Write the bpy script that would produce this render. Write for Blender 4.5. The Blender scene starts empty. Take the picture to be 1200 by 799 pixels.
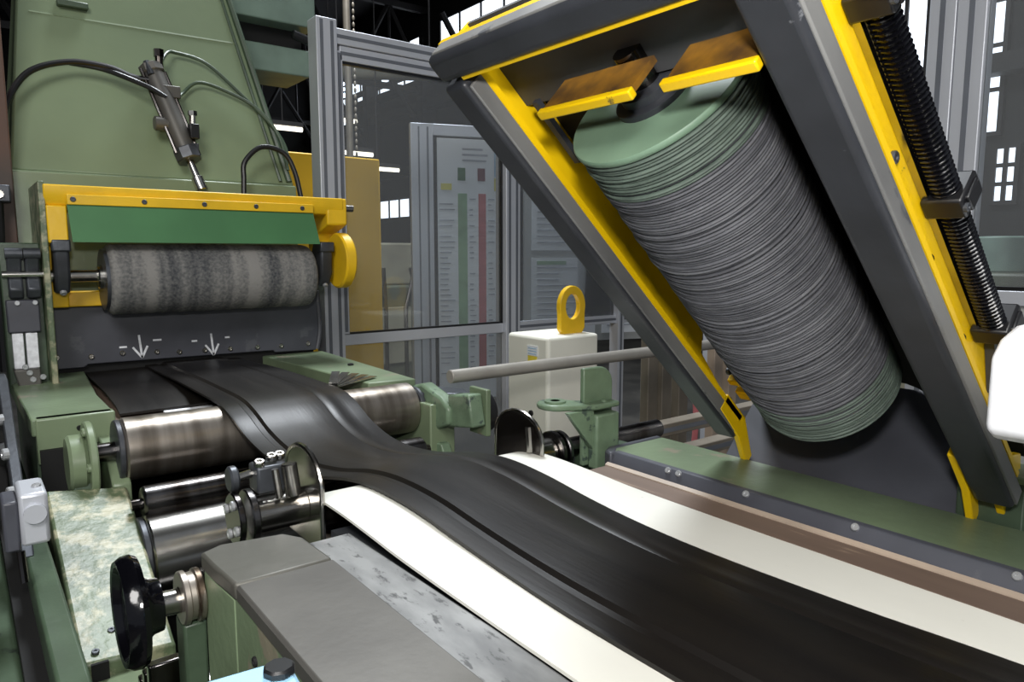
import bpy, bmesh, math, random
from mathutils import Vector, Matrix
random.seed(7)
C = bpy.context.scene.collection
SC = bpy.context.scene
R = math.radians

# ------------------------------------------------------------------ camera, world, lights, exposure
cam_d = bpy.data.cameras.new('camera'); cam_d.sensor_width = 36.0; cam_d.lens = 25.2
cam_d.clip_start = 0.02
cam = bpy.data.objects.new('camera', cam_d); C.objects.link(cam)
cam.location = (0, 0, 1.4)
cam.rotation_euler = (R(90 - 6.96), 0, R(-37.7))
SC.camera = cam

w = bpy.data.worlds.new('hall_ambient'); SC.world = w; w.use_nodes = True
bg = w.node_tree.nodes['Background']
bg.inputs['Color'].default_value = (0.80, 0.88, 1.0, 1); bg.inputs['Strength'].default_value = 0.22

def lamp(name, kind, loc, energy, color=(1, 1, 1), size=0.1, target=None, size_y=None, angle=None):
    d = bpy.data.lights.new(name, kind); d.energy = energy; d.color = color
    if kind == 'AREA':
        d.size = size
        if size_y: d.shape = 'RECTANGLE'; d.size_y = size_y
    else:
        d.shadow_soft_size = size
    if kind == 'SPOT' and angle: d.spot_size = R(angle); d.spot_blend = 0.5
    o = bpy.data.objects.new(name, d); C.objects.link(o); o.location = loc
    if target is not None:
        o.rotation_euler = (Vector(target) - Vector(loc)).to_track_quat('-Z', 'Y').to_euler()
    return o
# the photographer's flash, a little above the lens, an added fill lamp behind the camera, and the hall's roof lamp
lamp('camera_flash', 'POINT', (-0.02, -0.01, 1.61), 38, (1.0, 0.98, 0.95), 0.045)
lamp('fill_lamp_near', 'AREA', (-1.3, -1.1, 3.7), 104, (1.0, 0.98, 0.95), 1.4, (0.9, 1.2, 1.0))
lamp('roof_lamp_hall', 'AREA', (2.4, 4.0, 7.0), 620, (0.9, 0.95, 1.0), 1.8, (2.4, 4.0, 0.0))

SC.view_settings.view_transform = 'Standard'; SC.view_settings.look = 'None'
SC.view_settings.exposure = 0.0; SC.view_settings.gamma = 1.0

# ------------------------------------------------------------------ materials
def lin(c):
    return tuple(((v / 255) / 12.92 if v / 255 <= 0.04045 else ((v / 255 + 0.055) / 1.055) ** 2.4) for v in c) + (1,)
def mat(name, col, rough=0.5, metal=0.0, var=0.12, vscale=8.0, col2=None, wear=None, wscale=6.0, wlevel=0.62, wsoft=0.04,
        bump=0.0, bscale=60.0, stretch=(1, 1, 1), emit=None, espec=0.5, rvar=0.0):
    m = bpy.data.materials.new(name); m.use_nodes = True
    nt = m.node_tree; N = nt.nodes; L = nt.links
    b = N['Principled BSDF']
    b.inputs['Roughness'].default_value = rough; b.inputs['Metallic'].default_value = metal
    b.inputs['Specular IOR Level'].default_value = espec
    tc = N.new('ShaderNodeTexCoord'); mp = N.new('ShaderNodeMapping'); mp.inputs['Scale'].default_value = stretch
    L.new(tc.outputs['Object'], mp.inputs['Vector'])
    n1 = N.new('ShaderNodeTexNoise'); n1.inputs['Scale'].default_value = vscale; n1.inputs['Detail'].default_value = 5
    L.new(mp.outputs['Vector'], n1.inputs['Vector'])
    c1 = lin(col)
    c2 = lin(col2) if col2 else tuple(max(0, v * (1 - var * 2)) for v in c1[:3]) + (1,)
    c3 = c1 if col2 else tuple(min(1, v * (1 + var)) for v in c1[:3]) + (1,)
    rp = N.new('ShaderNodeValToRGB'); rp.color_ramp.elements[0].position = 0.35; rp.color_ramp.elements[1].position = 0.65
    rp.color_ramp.elements[0].color = c2; rp.color_ramp.elements[1].color = c3
    L.new(n1.outputs['Fac'], rp.inputs['Fac'])
    out = rp.outputs['Color']
    if wear:
        n2 = N.new('ShaderNodeTexNoise'); n2.inputs['Scale'].default_value = wscale; n2.inputs['Detail'].default_value = 9
        n2.inputs['Roughness'].default_value = 0.65
        L.new(mp.outputs['Vector'], n2.inputs['Vector'])
        r2 = N.new('ShaderNodeValToRGB'); r2.color_ramp.elements[0].position = wlevel; r2.color_ramp.elements[1].position = wlevel + wsoft
        L.new(n2.outputs['Fac'], r2.inputs['Fac'])
        mx = N.new('ShaderNodeMix'); mx.data_type = 'RGBA'
        L.new(r2.outputs['Color'], mx.inputs['Factor']); L.new(out, mx.inputs['A']); mx.inputs['B'].default_value = lin(wear)
        out = mx.outputs['Result']
    L.new(out, b.inputs['Base Color'])
    if rvar:
        mr = N.new('ShaderNodeMapRange'); mr.inputs['To Min'].default_value = max(0.02, rough - rvar); mr.inputs['To Max'].default_value = rough + rvar
        L.new(n1.outputs['Fac'], mr.inputs['Value']); L.new(mr.outputs['Result'], b.inputs['Roughness'])
    if bump:
        n3 = N.new('ShaderNodeTexNoise'); n3.inputs['Scale'].default_value = bscale; n3.inputs['Detail'].default_value = 3
        L.new(mp.outputs['Vector'], n3.inputs['Vector'])
        bp = N.new('ShaderNodeBump'); bp.inputs['Strength'].default_value = bump; bp.inputs['Distance'].default_value = 0.004
        L.new(n3.outputs['Fac'], bp.inputs['Height']); L.new(bp.outputs['Normal'], b.inputs['Normal'])
    if emit:
        b.inputs['Emission Color'].default_value = lin(col); b.inputs['Emission Strength'].default_value = emit
    return m

G = mat('green_paint', (122, 137, 108), 0.32, var=0.05, vscale=3, wear=(96, 110, 90), wscale=4, wlevel=0.68, bump=0.12, bscale=26)
GT = mat('green_table_paint', (112, 128, 100), 0.42, var=0.10, vscale=6, wear=(132, 126, 108), wscale=7, wlevel=0.60, bump=0.2, bscale=60)
GW = mat('worn_green_paint', (98, 112, 84), 0.42, var=0.12, vscale=9, wear=(166, 163, 134), wscale=22, wlevel=0.47, wsoft=0.12, bump=0.5, bscale=45)
GD = mat('dark_green_paint', (68, 84, 66), 0.4, var=0.15, vscale=6, wear=(40, 48, 42), wscale=9, wlevel=0.64, bump=0.15)
GB = mat('grey_green_beam', (120, 140, 128), 0.5, var=0.08)
GBR = mat('pale_green_bracket_paint', (112, 133, 108), 0.36, var=0.08, vscale=20, wear=(70, 84, 76), wscale=26, wlevel=0.60, bump=0.3, bscale=60)
GF = mat('green_flap_vinyl', (70, 122, 76), 0.55, var=0.06, vscale=5)
GC = mat('drum_cap_green', (112, 138, 116), 0.5, var=0.08, vscale=12)
Y = mat('yellow_paint', (236, 190, 30), 0.36, var=0.06, vscale=8, wear=(120, 84, 30), wscale=16, wlevel=0.70, bump=0.1)
YH = mat('hood_yellow_paint', (244, 200, 14), 0.32, var=0.05, vscale=4, wear=(104, 84, 46), wscale=22, wlevel=0.655, bump=0.08, bscale=30)
RUSTY_SHADE = mat('rusty_shaded_yellow_paint', (140, 98, 26), 0.55, col2=(80, 56, 26), vscale=26)  # rusty brown, darkened to paint in the shade on the mount ledges
RODM = mat('ground_steel_rod', (168, 164, 156), 0.4, metal=0.4, var=0.08)
WORN_LIT = mat('worn_lit_grey_rubber_edge', (124, 124, 122), 0.45, col2=(98, 98, 98), vscale=9, stretch=(0.4, 1, 1), wear=(74, 76, 80), wscale=12, wlevel=0.62)  # pale grey stands for both worn rubber and flash light on these seal sides
YC = mat('yellow_cabinet_paint', (236, 186, 34), 0.5, var=0.05, vscale=2)
RB = mat('grey_black_rubber', (50, 52, 57), 0.42, var=0.1, vscale=14, wear=(104, 106, 110), wscale=22, wlevel=0.66, bump=0.1, bscale=40)
RBB = mat('hood_panel_rubber', (70, 70, 72), 0.6, var=0.12, vscale=7, bump=0.1, bscale=30)
RBK = mat('hood_lining_black', (16, 16, 17), 0.8, var=0.2)
BOLT = mat('zinc_bolt', (186, 188, 190), 0.3, metal=0.5, var=0.05)
BLK = mat('black_plastic', (22, 22, 24), 0.35, var=0.1)
BLKR = mat('black_gloss_paint', (10, 10, 14), 0.12, var=0.2, vscale=10, bump=0.25, bscale=40)
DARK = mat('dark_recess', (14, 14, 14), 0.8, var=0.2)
TREAD = mat('raw_black_rubber', (27, 24, 21), 0.38, var=0.12, vscale=3, col2=(20, 18, 17), stretch=(6, 0.6, 1), bump=0.06, bscale=30, espec=0.32, rvar=0.08)
WB = mat('white_belt', (217, 216, 207), 0.55, var=0.04, vscale=3, wear=(150, 144, 126), wscale=60, wlevel=0.69, stretch=(1, 0.5, 1), bump=0.05)
ST = mat('polished_roller_steel', (170, 162, 152), 0.34, metal=0.9, col2=(128, 119, 108), vscale=5, stretch=(5, 0.5, 0.5), wear=(92, 80, 68), wscale=4, wlevel=0.64, rvar=0.10)
STD = mat('dark_oiled_steel', (112, 110, 110), 0.22, metal=1.0, col2=(72, 66, 62), vscale=6, stretch=(5, 1, 1), rvar=0.08)
STG = mat('bright_machined_steel', (200, 198, 192), 0.22, metal=1.0, col2=(160, 156, 150), vscale=9)
STP = mat('grey_plate_steel', (100, 98, 93), 0.48, metal=0.4, col2=(86, 84, 80), vscale=5, wear=(112, 104, 90), wscale=3, wlevel=0.62, bump=0.06, bscale=80, rvar=0.06)
STE = mat('chipped_grey_cap', (100, 98, 92), 0.5, metal=0.3, col2=(84, 83, 76), vscale=7, wear=(116, 124, 84), wscale=9, wlevel=0.57, wsoft=0.06, bump=0.1, bscale=60)
BED = mat('scuffed_grey_bed', (138, 139, 138), 0.46, metal=0.2, col2=(104, 105, 105), vscale=16, wear=(74, 74, 74), wscale=48, wlevel=0.57, wsoft=0.08, stretch=(1.7, 0.6, 1), bump=0.05)
IRON = mat('dark_grey_iron', (84, 88, 94), 0.4, metal=0.5, col2=(66, 68, 72), vscale=10, bump=0.15)
PLT = mat('black_grey_plate', (80, 82, 90), 0.44, col2=(66, 67, 74), vscale=6, wear=(90, 92, 98), wscale=8, wlevel=0.62)
AL = mat('anodised_aluminium', (200, 203, 210), 0.42, metal=0.35, var=0.03, vscale=3)
ALD = mat('aluminium_slot', (112, 116, 124), 0.5, metal=0.3, var=0.05)
ALB = mat('dusty_aluminium', (136, 128, 116), 0.5, metal=0.3, col2=(112, 104, 92), vscale=6)
TAU = mat('taupe_tray_wood', (112, 94, 82), 0.55, col2=(98, 82, 72), vscale=5, stretch=(4, 0.5, 1), wear=(134, 116, 100), wscale=10, wlevel=0.64)
TAL = mat('pale_tray_lip', (164, 148, 132), 0.5, var=0.08)
CR = mat('cream_enclosure_paint', (234, 233, 220), 0.42, var=0.03, vscale=3, wear=(178, 168, 140), wscale=12, wlevel=0.70)
WHT = mat('white_gloss_plastic', (244, 246, 250), 0.35, var=0.01)
PALE = mat('pale_grey_panel', (178, 180, 178), 0.55, var=0.05, vscale=2)
BLUE = mat('pale_blue_panel', (152, 196, 222), 0.35, var=0.03)
CHALK = mat('white_chalk', (236, 238, 242), 0.8, var=0.1, vscale=60)
ROOF = mat('dark_roof', (26, 24, 24), 0.85, var=0.25, vscale=1.2)  # near-black mottled grey for the roof
TRUSS = mat('dark_steel', (38, 36, 36), 0.7, var=0.2, vscale=3)  # dark grey for trusses, window frames and hangers
WALLM = mat('hall_wall', (38, 37, 36), 0.85, col2=(24, 24, 24), vscale=0.8)
FLOORM = mat('oily_concrete', (70, 68, 64), 0.6, col2=(44, 43, 41), vscale=2, bump=0.2, bscale=20)
BGM = mat('background_machine_paint', (86, 92, 74), 0.5, col2=(60, 62, 52), vscale=3)
BGR = mat('background_brown_machine', (96, 66, 52), 0.6, col2=(70, 60, 54), vscale=3)
BGC = mat('background_cream_machine', (142, 138, 118), 0.6, col2=(112, 108, 92), vscale=3)
SKY = mat('daylight_pane', (236, 244, 255), 0.5, var=0.0, emit=2.2)
TUBE = mat('lit_tube', (255, 246, 226), 0.5, var=0.0, emit=3.0)
PAPER = mat('poster_paper', (226, 230, 234), 0.6, var=0.02, vscale=3)
P_GRN = mat('poster_green', (142, 176, 140), 0.6); P_RED = mat('poster_red', (196, 112, 116), 0.6)
P_YEL = mat('poster_yellow', (214, 206, 110), 0.6); P_BLU = mat('poster_blue', (170, 198, 220), 0.6)
P_DG = mat('poster_dark_green', (70, 110, 76), 0.6); P_DR = mat('poster_dark_red', (112, 58, 70), 0.6)
P_TXT = mat('poster_ink', (168, 172, 180), 0.7)
STK_Y = mat('sticker_yellow', (226, 206, 70), 0.5)

def grey_roller():   # fibrous roller sleeve with darker and lighter bands round it
    m = bpy.data.materials.new('fibrous_grey_sleeve'); m.use_nodes = True
    nt = m.node_tree; N = nt.nodes; L = nt.links; b = N['Principled BSDF']; b.inputs['Roughness'].default_value = 0.85
    tc = N.new('ShaderNodeTexCoord'); mp = N.new('ShaderNodeMapping'); mp.inputs['Scale'].default_value = (1, 0.06, 0.06)
    L.new(tc.outputs['Object'], mp.inputs['Vector'])
    n = N.new('ShaderNodeTexNoise'); n.inputs['Scale'].default_value = 13; n.inputs['Detail'].default_value = 3
    L.new(mp.outputs['Vector'], n.inputs['Vector'])
    n2 = N.new('ShaderNodeTexNoise'); n2.inputs['Scale'].default_value = 120; n2.inputs['Detail'].default_value = 4
    L.new(tc.outputs['Object'], n2.inputs['Vector'])
    ad = N.new('ShaderNodeMath'); ad.operation = 'MULTIPLY_ADD'; ad.inputs[1].default_value = 0.35; ad.inputs[2].default_value = -0.17
    L.new(n2.outputs['Fac'], ad.inputs[0])
    sm = N.new('ShaderNodeMath'); L.new(ad.outputs[0], sm.inputs[0]); L.new(n.outputs['Fac'], sm.inputs[1])
    rp = N.new('ShaderNodeValToRGB'); e = rp.color_ramp.elements
    e[0].position = 0.36; e[0].color = lin((58, 60, 64)); e[1].position = 0.62; e[1].color = lin((136, 134, 130))
    x = rp.color_ramp.elements.new(0.48); x.color = lin((100, 100, 99))
    L.new(sm.outputs[0], rp.inputs['Fac']); L.new(rp.outputs['Color'], b.inputs['Base Color'])
    bp = N.new('ShaderNodeBump'); bp.inputs['Strength'].default_value = 0.5; bp.inputs['Distance'].default_value = 0.003
    L.new(n2.outputs['Fac'], bp.inputs['Height']); L.new(bp.outputs['Normal'], b.inputs['Normal'])
    return m
SLEEVE = grey_roller()
def disc_mat(name, a, b2):
    return mat(name, a, 0.62, col2=b2, vscale=34, stretch=(0.3, 1, 1), wear=(158, 158, 160), wscale=70, wlevel=0.72, bump=0.4, bscale=90)
DISC = [disc_mat('fibre_disc_grey', (98, 99, 104), (76, 77, 82)), disc_mat('fibre_disc_light_grey', (106, 107, 111), (84, 85, 90)),
        disc_mat('fibre_disc_dark', (90, 91, 96), (68, 69, 74)), disc_mat('fibre_disc_green', (98, 112, 102), (76, 88, 80))]
def glass():
    m = bpy.data.materials.new('guard_glass'); m.use_nodes = True
    nt = m.node_tree; N = nt.nodes; L = nt.links; N.remove(N['Principled BSDF'])
    t = N.new('ShaderNodeBsdfTransparent'); t.inputs['Color'].default_value = (0.92, 0.94, 0.95, 1)
    g = N.new('ShaderNodeBsdfGlossy'); g.inputs['Roughness'].default_value = 0.03
    d = N.new('ShaderNodeBsdfDiffuse'); d.inputs['Color'].default_value = (0.6, 0.62, 0.64, 1)
    f = N.new('ShaderNodeFresnel'); f.inputs['IOR'].default_value = 1.45
    mx = N.new('ShaderNodeMixShader'); L.new(f.outputs[0], mx.inputs[0]); L.new(t.outputs[0], mx.inputs[1]); L.new(g.outputs[0], mx.inputs[2])
    m2 = N.new('ShaderNodeMixShader'); m2.inputs[0].default_value = 0.10; L.new(mx.outputs[0], m2.inputs[1]); L.new(d.outputs[0], m2.inputs[2])
    L.new(m2.outputs[0], N['Material Output'].inputs['Surface'])
    return m
GLASS = glass()

# ------------------------------------------------------------------ mesh helpers
class MB:
    def __init__(s): s.bm = bmesh.new()
    def box(s, x0, x1, y0, y1, z0, z1, M=None):
        vs = [s.bm.verts.new(v) for v in [(x0,y0,z0),(x1,y0,z0),(x1,y1,z0),(x0,y1,z0),(x0,y0,z1),(x1,y0,z1),(x1,y1,z1),(x0,y1,z1)]]
        for f in [(0,3,2,1),(4,5,6,7),(0,1,5,4),(1,2,6,5),(2,3,7,6),(3,0,4,7)]: s.bm.faces.new([vs[i] for i in f])
        if M is not None:
            for v in vs: v.co = M @ v.co
        return s
    def hexa(s, pts):           # 8 points, bottom ring then top ring
        vs = [s.bm.verts.new(v) for v in pts]
        for f in [(0,3,2,1),(4,5,6,7),(0,1,5,4),(1,2,6,5),(2,3,7,6),(3,0,4,7)]: s.bm.faces.new([vs[i] for i in f])
        return s
    def prism(s, poly, axis, lo, hi):   # poly in the two remaining axes (in xyz order)
        def p(a, b, c):
            return {'x': (c, a, b), 'y': (a, c, b), 'z': (a, b, c)}[axis]
        A = [s.bm.verts.new(p(a, b, lo)) for a, b in poly]; B = [s.bm.verts.new(p(a, b, hi)) for a, b in poly]
        n = len(poly)
        s.bm.faces.new(A[::-1]); s.bm.faces.new(B)
        for i in range(n): s.bm.faces.new([A[i], A[(i+1) % n], B[(i+1) % n], B[i]])
        return s
    def lathe(s, p0, d, prof, seg=32, a0=0.0, a1=2*math.pi):    # prof: (radius, height along d)
        d = Vector(d).normalized(); t = Vector((0,0,1)) if abs(d.z) < 0.9 else Vector((1,0,0))
        u = d.cross(t).normalized(); v = d.cross(u); p0 = Vector(p0)
        full = abs(a1 - a0 - 2*math.pi) < 1e-6; n = seg if full else seg + 1
        rings = []
        for r, h in prof:
            if r < 1e-6: rings.append([s.bm.verts.new(p0 + d*h)])
            else: rings.append([s.bm.verts.new(p0 + d*h + (u*math.cos(a0 + (a1-a0)*i/seg) + v*math.sin(a0 + (a1-a0)*i/seg))*r) for i in range(n)])
        for A, B in zip(rings, rings[1:]):
            for i in range(seg):
                j = (i + 1) % n
                q = [A[0] if len(A) == 1 else A[i], A[0] if len(A) == 1 else A[j], B[0] if len(B) == 1 else B[j], B[0] if len(B) == 1 else B[i]]
                q2 = [];  [q2.append(x) for x in q if x not in q2]
                if len(q2) > 2: s.bm.faces.new(q2)
        return s
    def cyl(s, p0, p1, r, seg=24, r2=None, bev=0.0):
        d = Vector(p1) - Vector(p0); h = d.length; r2 = r if r2 is None else r2
        if bev: pr = [(0,0),(r-bev,0),(r,bev),(r2,h-bev),(r2-bev,h),(0,h)]
        else: pr = [(0,0),(r,0),(r2,h),(0,h)]
        return s.lathe(p0, d, pr, seg)
    def tube(s, pts, r, seg=10, smooth=0, closed=False):
        P = [Vector(p) for p in pts]
        if smooth:
            Q = []
            for i in range(len(P) - 1):
                a = P[max(i-1,0)]; b = P[i]; c = P[i+1]; d = P[min(i+2,len(P)-1)]
                for k in range(smooth):
                    t = k / smooth
                    Q.append(0.5*((2*b) + (c-a)*t + (2*a-5*b+4*c-d)*t*t + (3*b-a-3*c+d)*t**3))
            Q.append(P[-1]); P = Q
        rad = r if callable(r) else (lambda i, n: r)
        prev = None; rings = []
        for i, p in enumerate(P):
            t = (P[min(i+1,len(P)-1)] - P[max(i-1,0)]).normalized()
            if prev is None:
                h = Vector((0,0,1)) if abs(t.z) < 0.9 else Vector((1,0,0)); u = t.cross(h).normalized()
            else: u = (prev - t*prev.dot(t)).normalized()
            prev = u; v = t.cross(u); rr = rad(i, len(P))
            rings.append([s.bm.verts.new(p + (u*math.cos(2*math.pi*k/seg) + v*math.sin(2*math.pi*k/seg))*rr) for k in range(seg)])
        for A, B in zip(rings, rings[1:]):
            for k in range(seg): s.bm.faces.new([A[k], A[(k+1)%seg], B[(k+1)%seg], B[k]])
        s.bm.faces.new(rings[0][::-1]); s.bm.faces.new(rings[-1])
        return s
    def strip(s, sections):     # list of closed cross sections (same count)
        rings = [[s.bm.verts.new(p) for p in sec] for sec in sections]; n = len(rings[0])
        for A, B in zip(rings, rings[1:]):
            for k in range(n): s.bm.faces.new([A[k], A[(k+1)%n], B[(k+1)%n], B[k]])
        s.bm.faces.new(rings[0][::-1]); s.bm.faces.new(rings[-1])
        return s

ORIG = {}
def obj(name, mb, m, parent=None, bev=0.0, seg=2, local=False, ang=35, subs=None):
    bm = mb.bm
    bmesh.ops.recalc_face_normals(bm, faces=bm.faces)
    me = bpy.data.meshes.new(name); o = bpy.data.objects.new(name, me); C.objects.link(o)
    if parent is not None:
        o.parent = parent
        if not local:
            off = ORIG.get(parent.name, Vector((0,0,0)))
            bmesh.ops.translate(bm, verts=bm.verts, vec=-off)
            ORIG[o.name] = off.copy()      # children of this part share its frame
    elif not local:
        xs = [v.co for v in bm.verts]
        base = Vector((sum(v.x for v in xs)/len(xs), sum(v.y for v in xs)/len(xs), min(v.z for v in xs)))
        bmesh.ops.translate(bm, verts=bm.verts, vec=-base); o.location = base; ORIG[o.name] = base
    bm.to_mesh(me); bm.free()
    me.materials.append(m)
    for p in me.polygons: p.use_smooth = True
    me.set_sharp_from_angle(angle=R(ang))
    if bev:
        b = o.modifiers.new('edge', 'BEVEL'); b.width = bev; b.segments = seg; b.limit_method = 'ANGLE'; b.angle_limit = R(40)
        b.harden_normals = False
    return o
def tag(o, label=None, cat=None, group=None, kind=None):
    if label: o['label'] = label
    if cat: o['category'] = cat
    if group: o['group'] = group
    if kind: o['kind'] = kind
    return o
def thing(name, label, cat, loc, group=None, rot=(0,0,0)):
    o = bpy.data.objects.new(name, None); C.objects.link(o); o.location = loc; o.rotation_euler = rot
    o.empty_display_size = 0.05
    ORIG[o.name] = Vector(loc)
    return tag(o, label, cat, group)
def struct(name, mb, m, parent=None, bev=0.0):
    o = obj(name, mb, m, parent, bev)
    if parent is None: o['kind'] = 'structure'
    return o
_bolt = {}
def bolt(parent, pos, d, r=0.007, m=None, name='bolt', local=False, h=None):
    m = m or BOLT; key = (m.name, name)
    if key not in _bolt:
        mb = MB(); mb.lathe((0,0,0), (0,0,1), [(0,-0.3),(1,-0.3),(1,0.45),(0.82,0.62),(0.45,0.62),(0.4,0.35),(0,0.35)], 12)
        me = bpy.data.meshes.new(name); bmesh.ops.recalc_face_normals(mb.bm, faces=mb.bm.faces); mb.bm.to_mesh(me); mb.bm.free(); me.materials.append(m)
        _bolt[key] = me
    o = bpy.data.objects.new(name, _bolt[key]); C.objects.link(o); o.parent = parent
    off = Vector((0,0,0)) if local else ORIG.get(parent.name, Vector((0,0,0)))
    o.location = Vector(pos) - off
    o.rotation_euler = Vector(d).to_track_quat('Z', 'Y').to_euler(); o.scale = (r, r, h or r)
    return o
def copy_tree(o, parent=None):
    c = o.copy(); C.objects.link(c); c.parent = parent
    for ch in o.children: copy_tree(ch, c)
    return c

# ------------------------------------------------------------------ the hall
struct('floor', MB().box(-7, 9.3, -4, 22.2, -0.1, 0), FLOORM)
struct('ceiling', MB().box(-7, 9.3, -1, 22.2, 7.6, 7.7), ROOF)
struct('wall_back', MB().box(-7, 9.3, 22.0, 22.2, 0, 7.6), WALLM)
struct('wall_left', MB().box(-7, -6.8, 1.0, 22.2, 0, 7.6), WALLM)
struct('wall_right', MB().box(9.15, 9.3, -4, 22.2, 0, 7.6), WALLM)
wn = 0
def hall_window(y0, y1, z0, z1, ny, nz=1):
    global wn; wn += 1
    f = MB(); t = 0.022
    for k in range(ny + 1):
        yy = y0 + (y1 - y0) * k / ny; f.box(9.06, 9.14, yy - t, yy + t, z0, z1)
    for k in range(nz + 1):
        zz = z0 + (z1 - z0) * k / nz; f.box(9.065, 9.135, y0 - t, y1 + t, zz - t, zz + t)
    o = struct('window_%d' % wn, f, TRUSS)
    for i in range(ny):
        for j in range(nz):
            a = y0 + (y1 - y0) * i / ny + t; b = y0 + (y1 - y0) * (i + 1) / ny - t
            c = z0 + (z1 - z0) * j / nz + t; d = z0 + (z1 - z0) * (j + 1) / nz - t
            obj('pane', MB().box(9.09, 9.11, a, b, c, d), SKY, o)
hall_window(9.6, 14.4, 6.02, 6.62, 6)
hall_window(15.3, 17.3, 5.72, 6.5, 4, 2)
hall_window(17.9, 19.6, 5.75, 6.75, 3, 3)
hall_window(3.10, 3.40, 2.70, 4.10, 1, 3)
hall_window(3.90, 4.40, 3.45, 4.6, 2, 1)
hall_window(2.90, 3.12, 1.95, 2.55, 2, 3)
hall_window(15.9, 18.6, 2.3, 2.78, 5)
hall_window(15.4, 18.7, 5.50, 5.64, 5)
hall_window(19.2, 21.4, 5.0, 6.4, 4, 3)
hall_window(18.9, 21.0, 3.4, 4.1, 4, 2)
tn = 0
for yy in (15.0, 20.6):
    tn += 1; t = MB(); z0, z1 = 5.1, 6.9
    t.box(-6.8, 9.1, yy - .06, yy + .06, z0, z0 + .12); t.box(-6.8, 9.1, yy - .06, yy + .06, z1, z1 + .14)
    n = 16; st = 15.9 / n
    for k in range(n):
        xa = -6.8 + k * st; xb = xa + st
        if k % 2: xa, xb = xb, xa
        t.tube([(xa, yy, z0 + .06), (xb, yy, z1 + .06)], 0.05, 4)
        t.tube([(-6.8 + k * st, yy, z0), (-6.8 + k * st, yy, z1)], 0.035, 4)
    struct('trim_%d' % tn, t, TRUSS)
for xx in (4.2,):
    tn += 1; t = MB(); t.box(xx - .06, xx + .06, 2.5, 21.9, 4.9, 5.08)
    for k in range(14):
        ya = 2.5 + k * 1.38; t.tube([(xx, ya, 5.0), (xx, ya + 0.69, 5.75)], 0.035, 4); t.tube([(xx, ya + 0.69, 5.75), (xx, ya + 1.38, 5.0)], 0.035, 4)
    t.box(xx - .05, xx + .05, 2.5, 21.9, 5.72, 5.82)
    struct('trim_%d' % tn, t, TRUSS)

for k, (za, zb, d) in enumerate(((3.3, 3.5, .25), (4.7, 4.9, .3), (5.3, 5.42, .22))):
    tn += 1; t = MB(); t.box(9.1 - d, 9.13, 2.0, 21.9, za, zb)
    struct('trim_%d' % tn, t, TRUSS)
for yy in (6.4, 9.2, 12.0, 14.8, 17.6, 20.4):
    tn += 1; t = MB(); t.box(8.75, 9.13, yy - .12, yy + .12, 0, 5.95); t.tube([(8.8, yy, 4.2), (7.6, yy, 5.9)], .06, 6)
    struct('trim_%d' % tn, t, TRUSS)
t = thing('overhead_pipe', 'long dull overhead pipe crossing the hall behind the guard glass', 'pipe', (6.0, 12.0, 4.6))
obj('pipe', MB().cyl((3.9, 10.5, 4.0), (8.9, 7.6, 4.05), .09, 14), BGC, t)
for k in range(4):
    f = .12 + .25*k; obj('pipe_hanger', MB().cyl((3.9 + 5*f, 10.5 - 2.9*f, 4.05), (3.9 + 5*f, 10.5 - 2.9*f, 7.6), .015, 6), TRUSS, t)

# far lamps, pole, yellow cabinet, background machines
for i, (x, yy, z, l, lab) in enumerate([(4.30, 9.0, 2.72, 0.55, 'far lit tube lamp above the yellow cabinet, seen through the guard glass'),
                             (3.35, 9.0, 2.95, 0.5, 'far lit tube lamp seen left of the tall aluminium post'),
                             (4.95, 9.6, 2.62, 0.7, 'far lit tube lamp between yellow cabinet and poster board'),
                             (4.2, 9.2, 3.17, 0.5, 'highest far lit tube lamp, behind the hanging pole')]):
    t = thing('tube_lamp', lab, 'lamp', (x, yy, z), 'distant lit tube lamps')
    obj('housing', MB().box(x - l/2, x + l/2, yy - .05, yy + .05, z + .03, z + .08), TRUSS, t)
    obj('tube', MB().cyl((x - l/2, yy, z), (x + l/2, yy, z), 0.028, 10), TUBE, t)
    obj('hanger', MB().cyl((x, yy, z + .08), (x, yy, 5.0), 0.008, 6), TRUSS, t)
t = thing('hanging_conduit', 'pale vertical conduit pole with a chain hanging beyond the guard fence', 'conduit', (2.86, 6.0, 2.2))
obj('pole', MB().cyl((2.83, 6.0, 2.2), (2.83, 6.0, 5.1), 0.03, 10), ALB, t)
ch = MB()
for k in range(52): ch.lathe((2.895, 6.0, 2.25 + k*.055), (0, 0, 1), [(0.004,0),(0.012,0.012),(0.012,0.034),(0.004,0.046)], 8)
tag(obj('chain', ch, ALB, t), kind='stuff')
t = thing('yellow_cabinet', 'tall plain yellow cabinet behind the guard fence', 'cabinet', (1.8, 4.2, 0))
obj('body', MB().box(1.50, 2.08, 4.0, 4.35, 0.06, 1.965), YC, t, 0.008)
obj('plinth', MB().box(1.52, 2.06, 4.03, 4.33, 0, 0.06), DARK, t)
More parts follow.
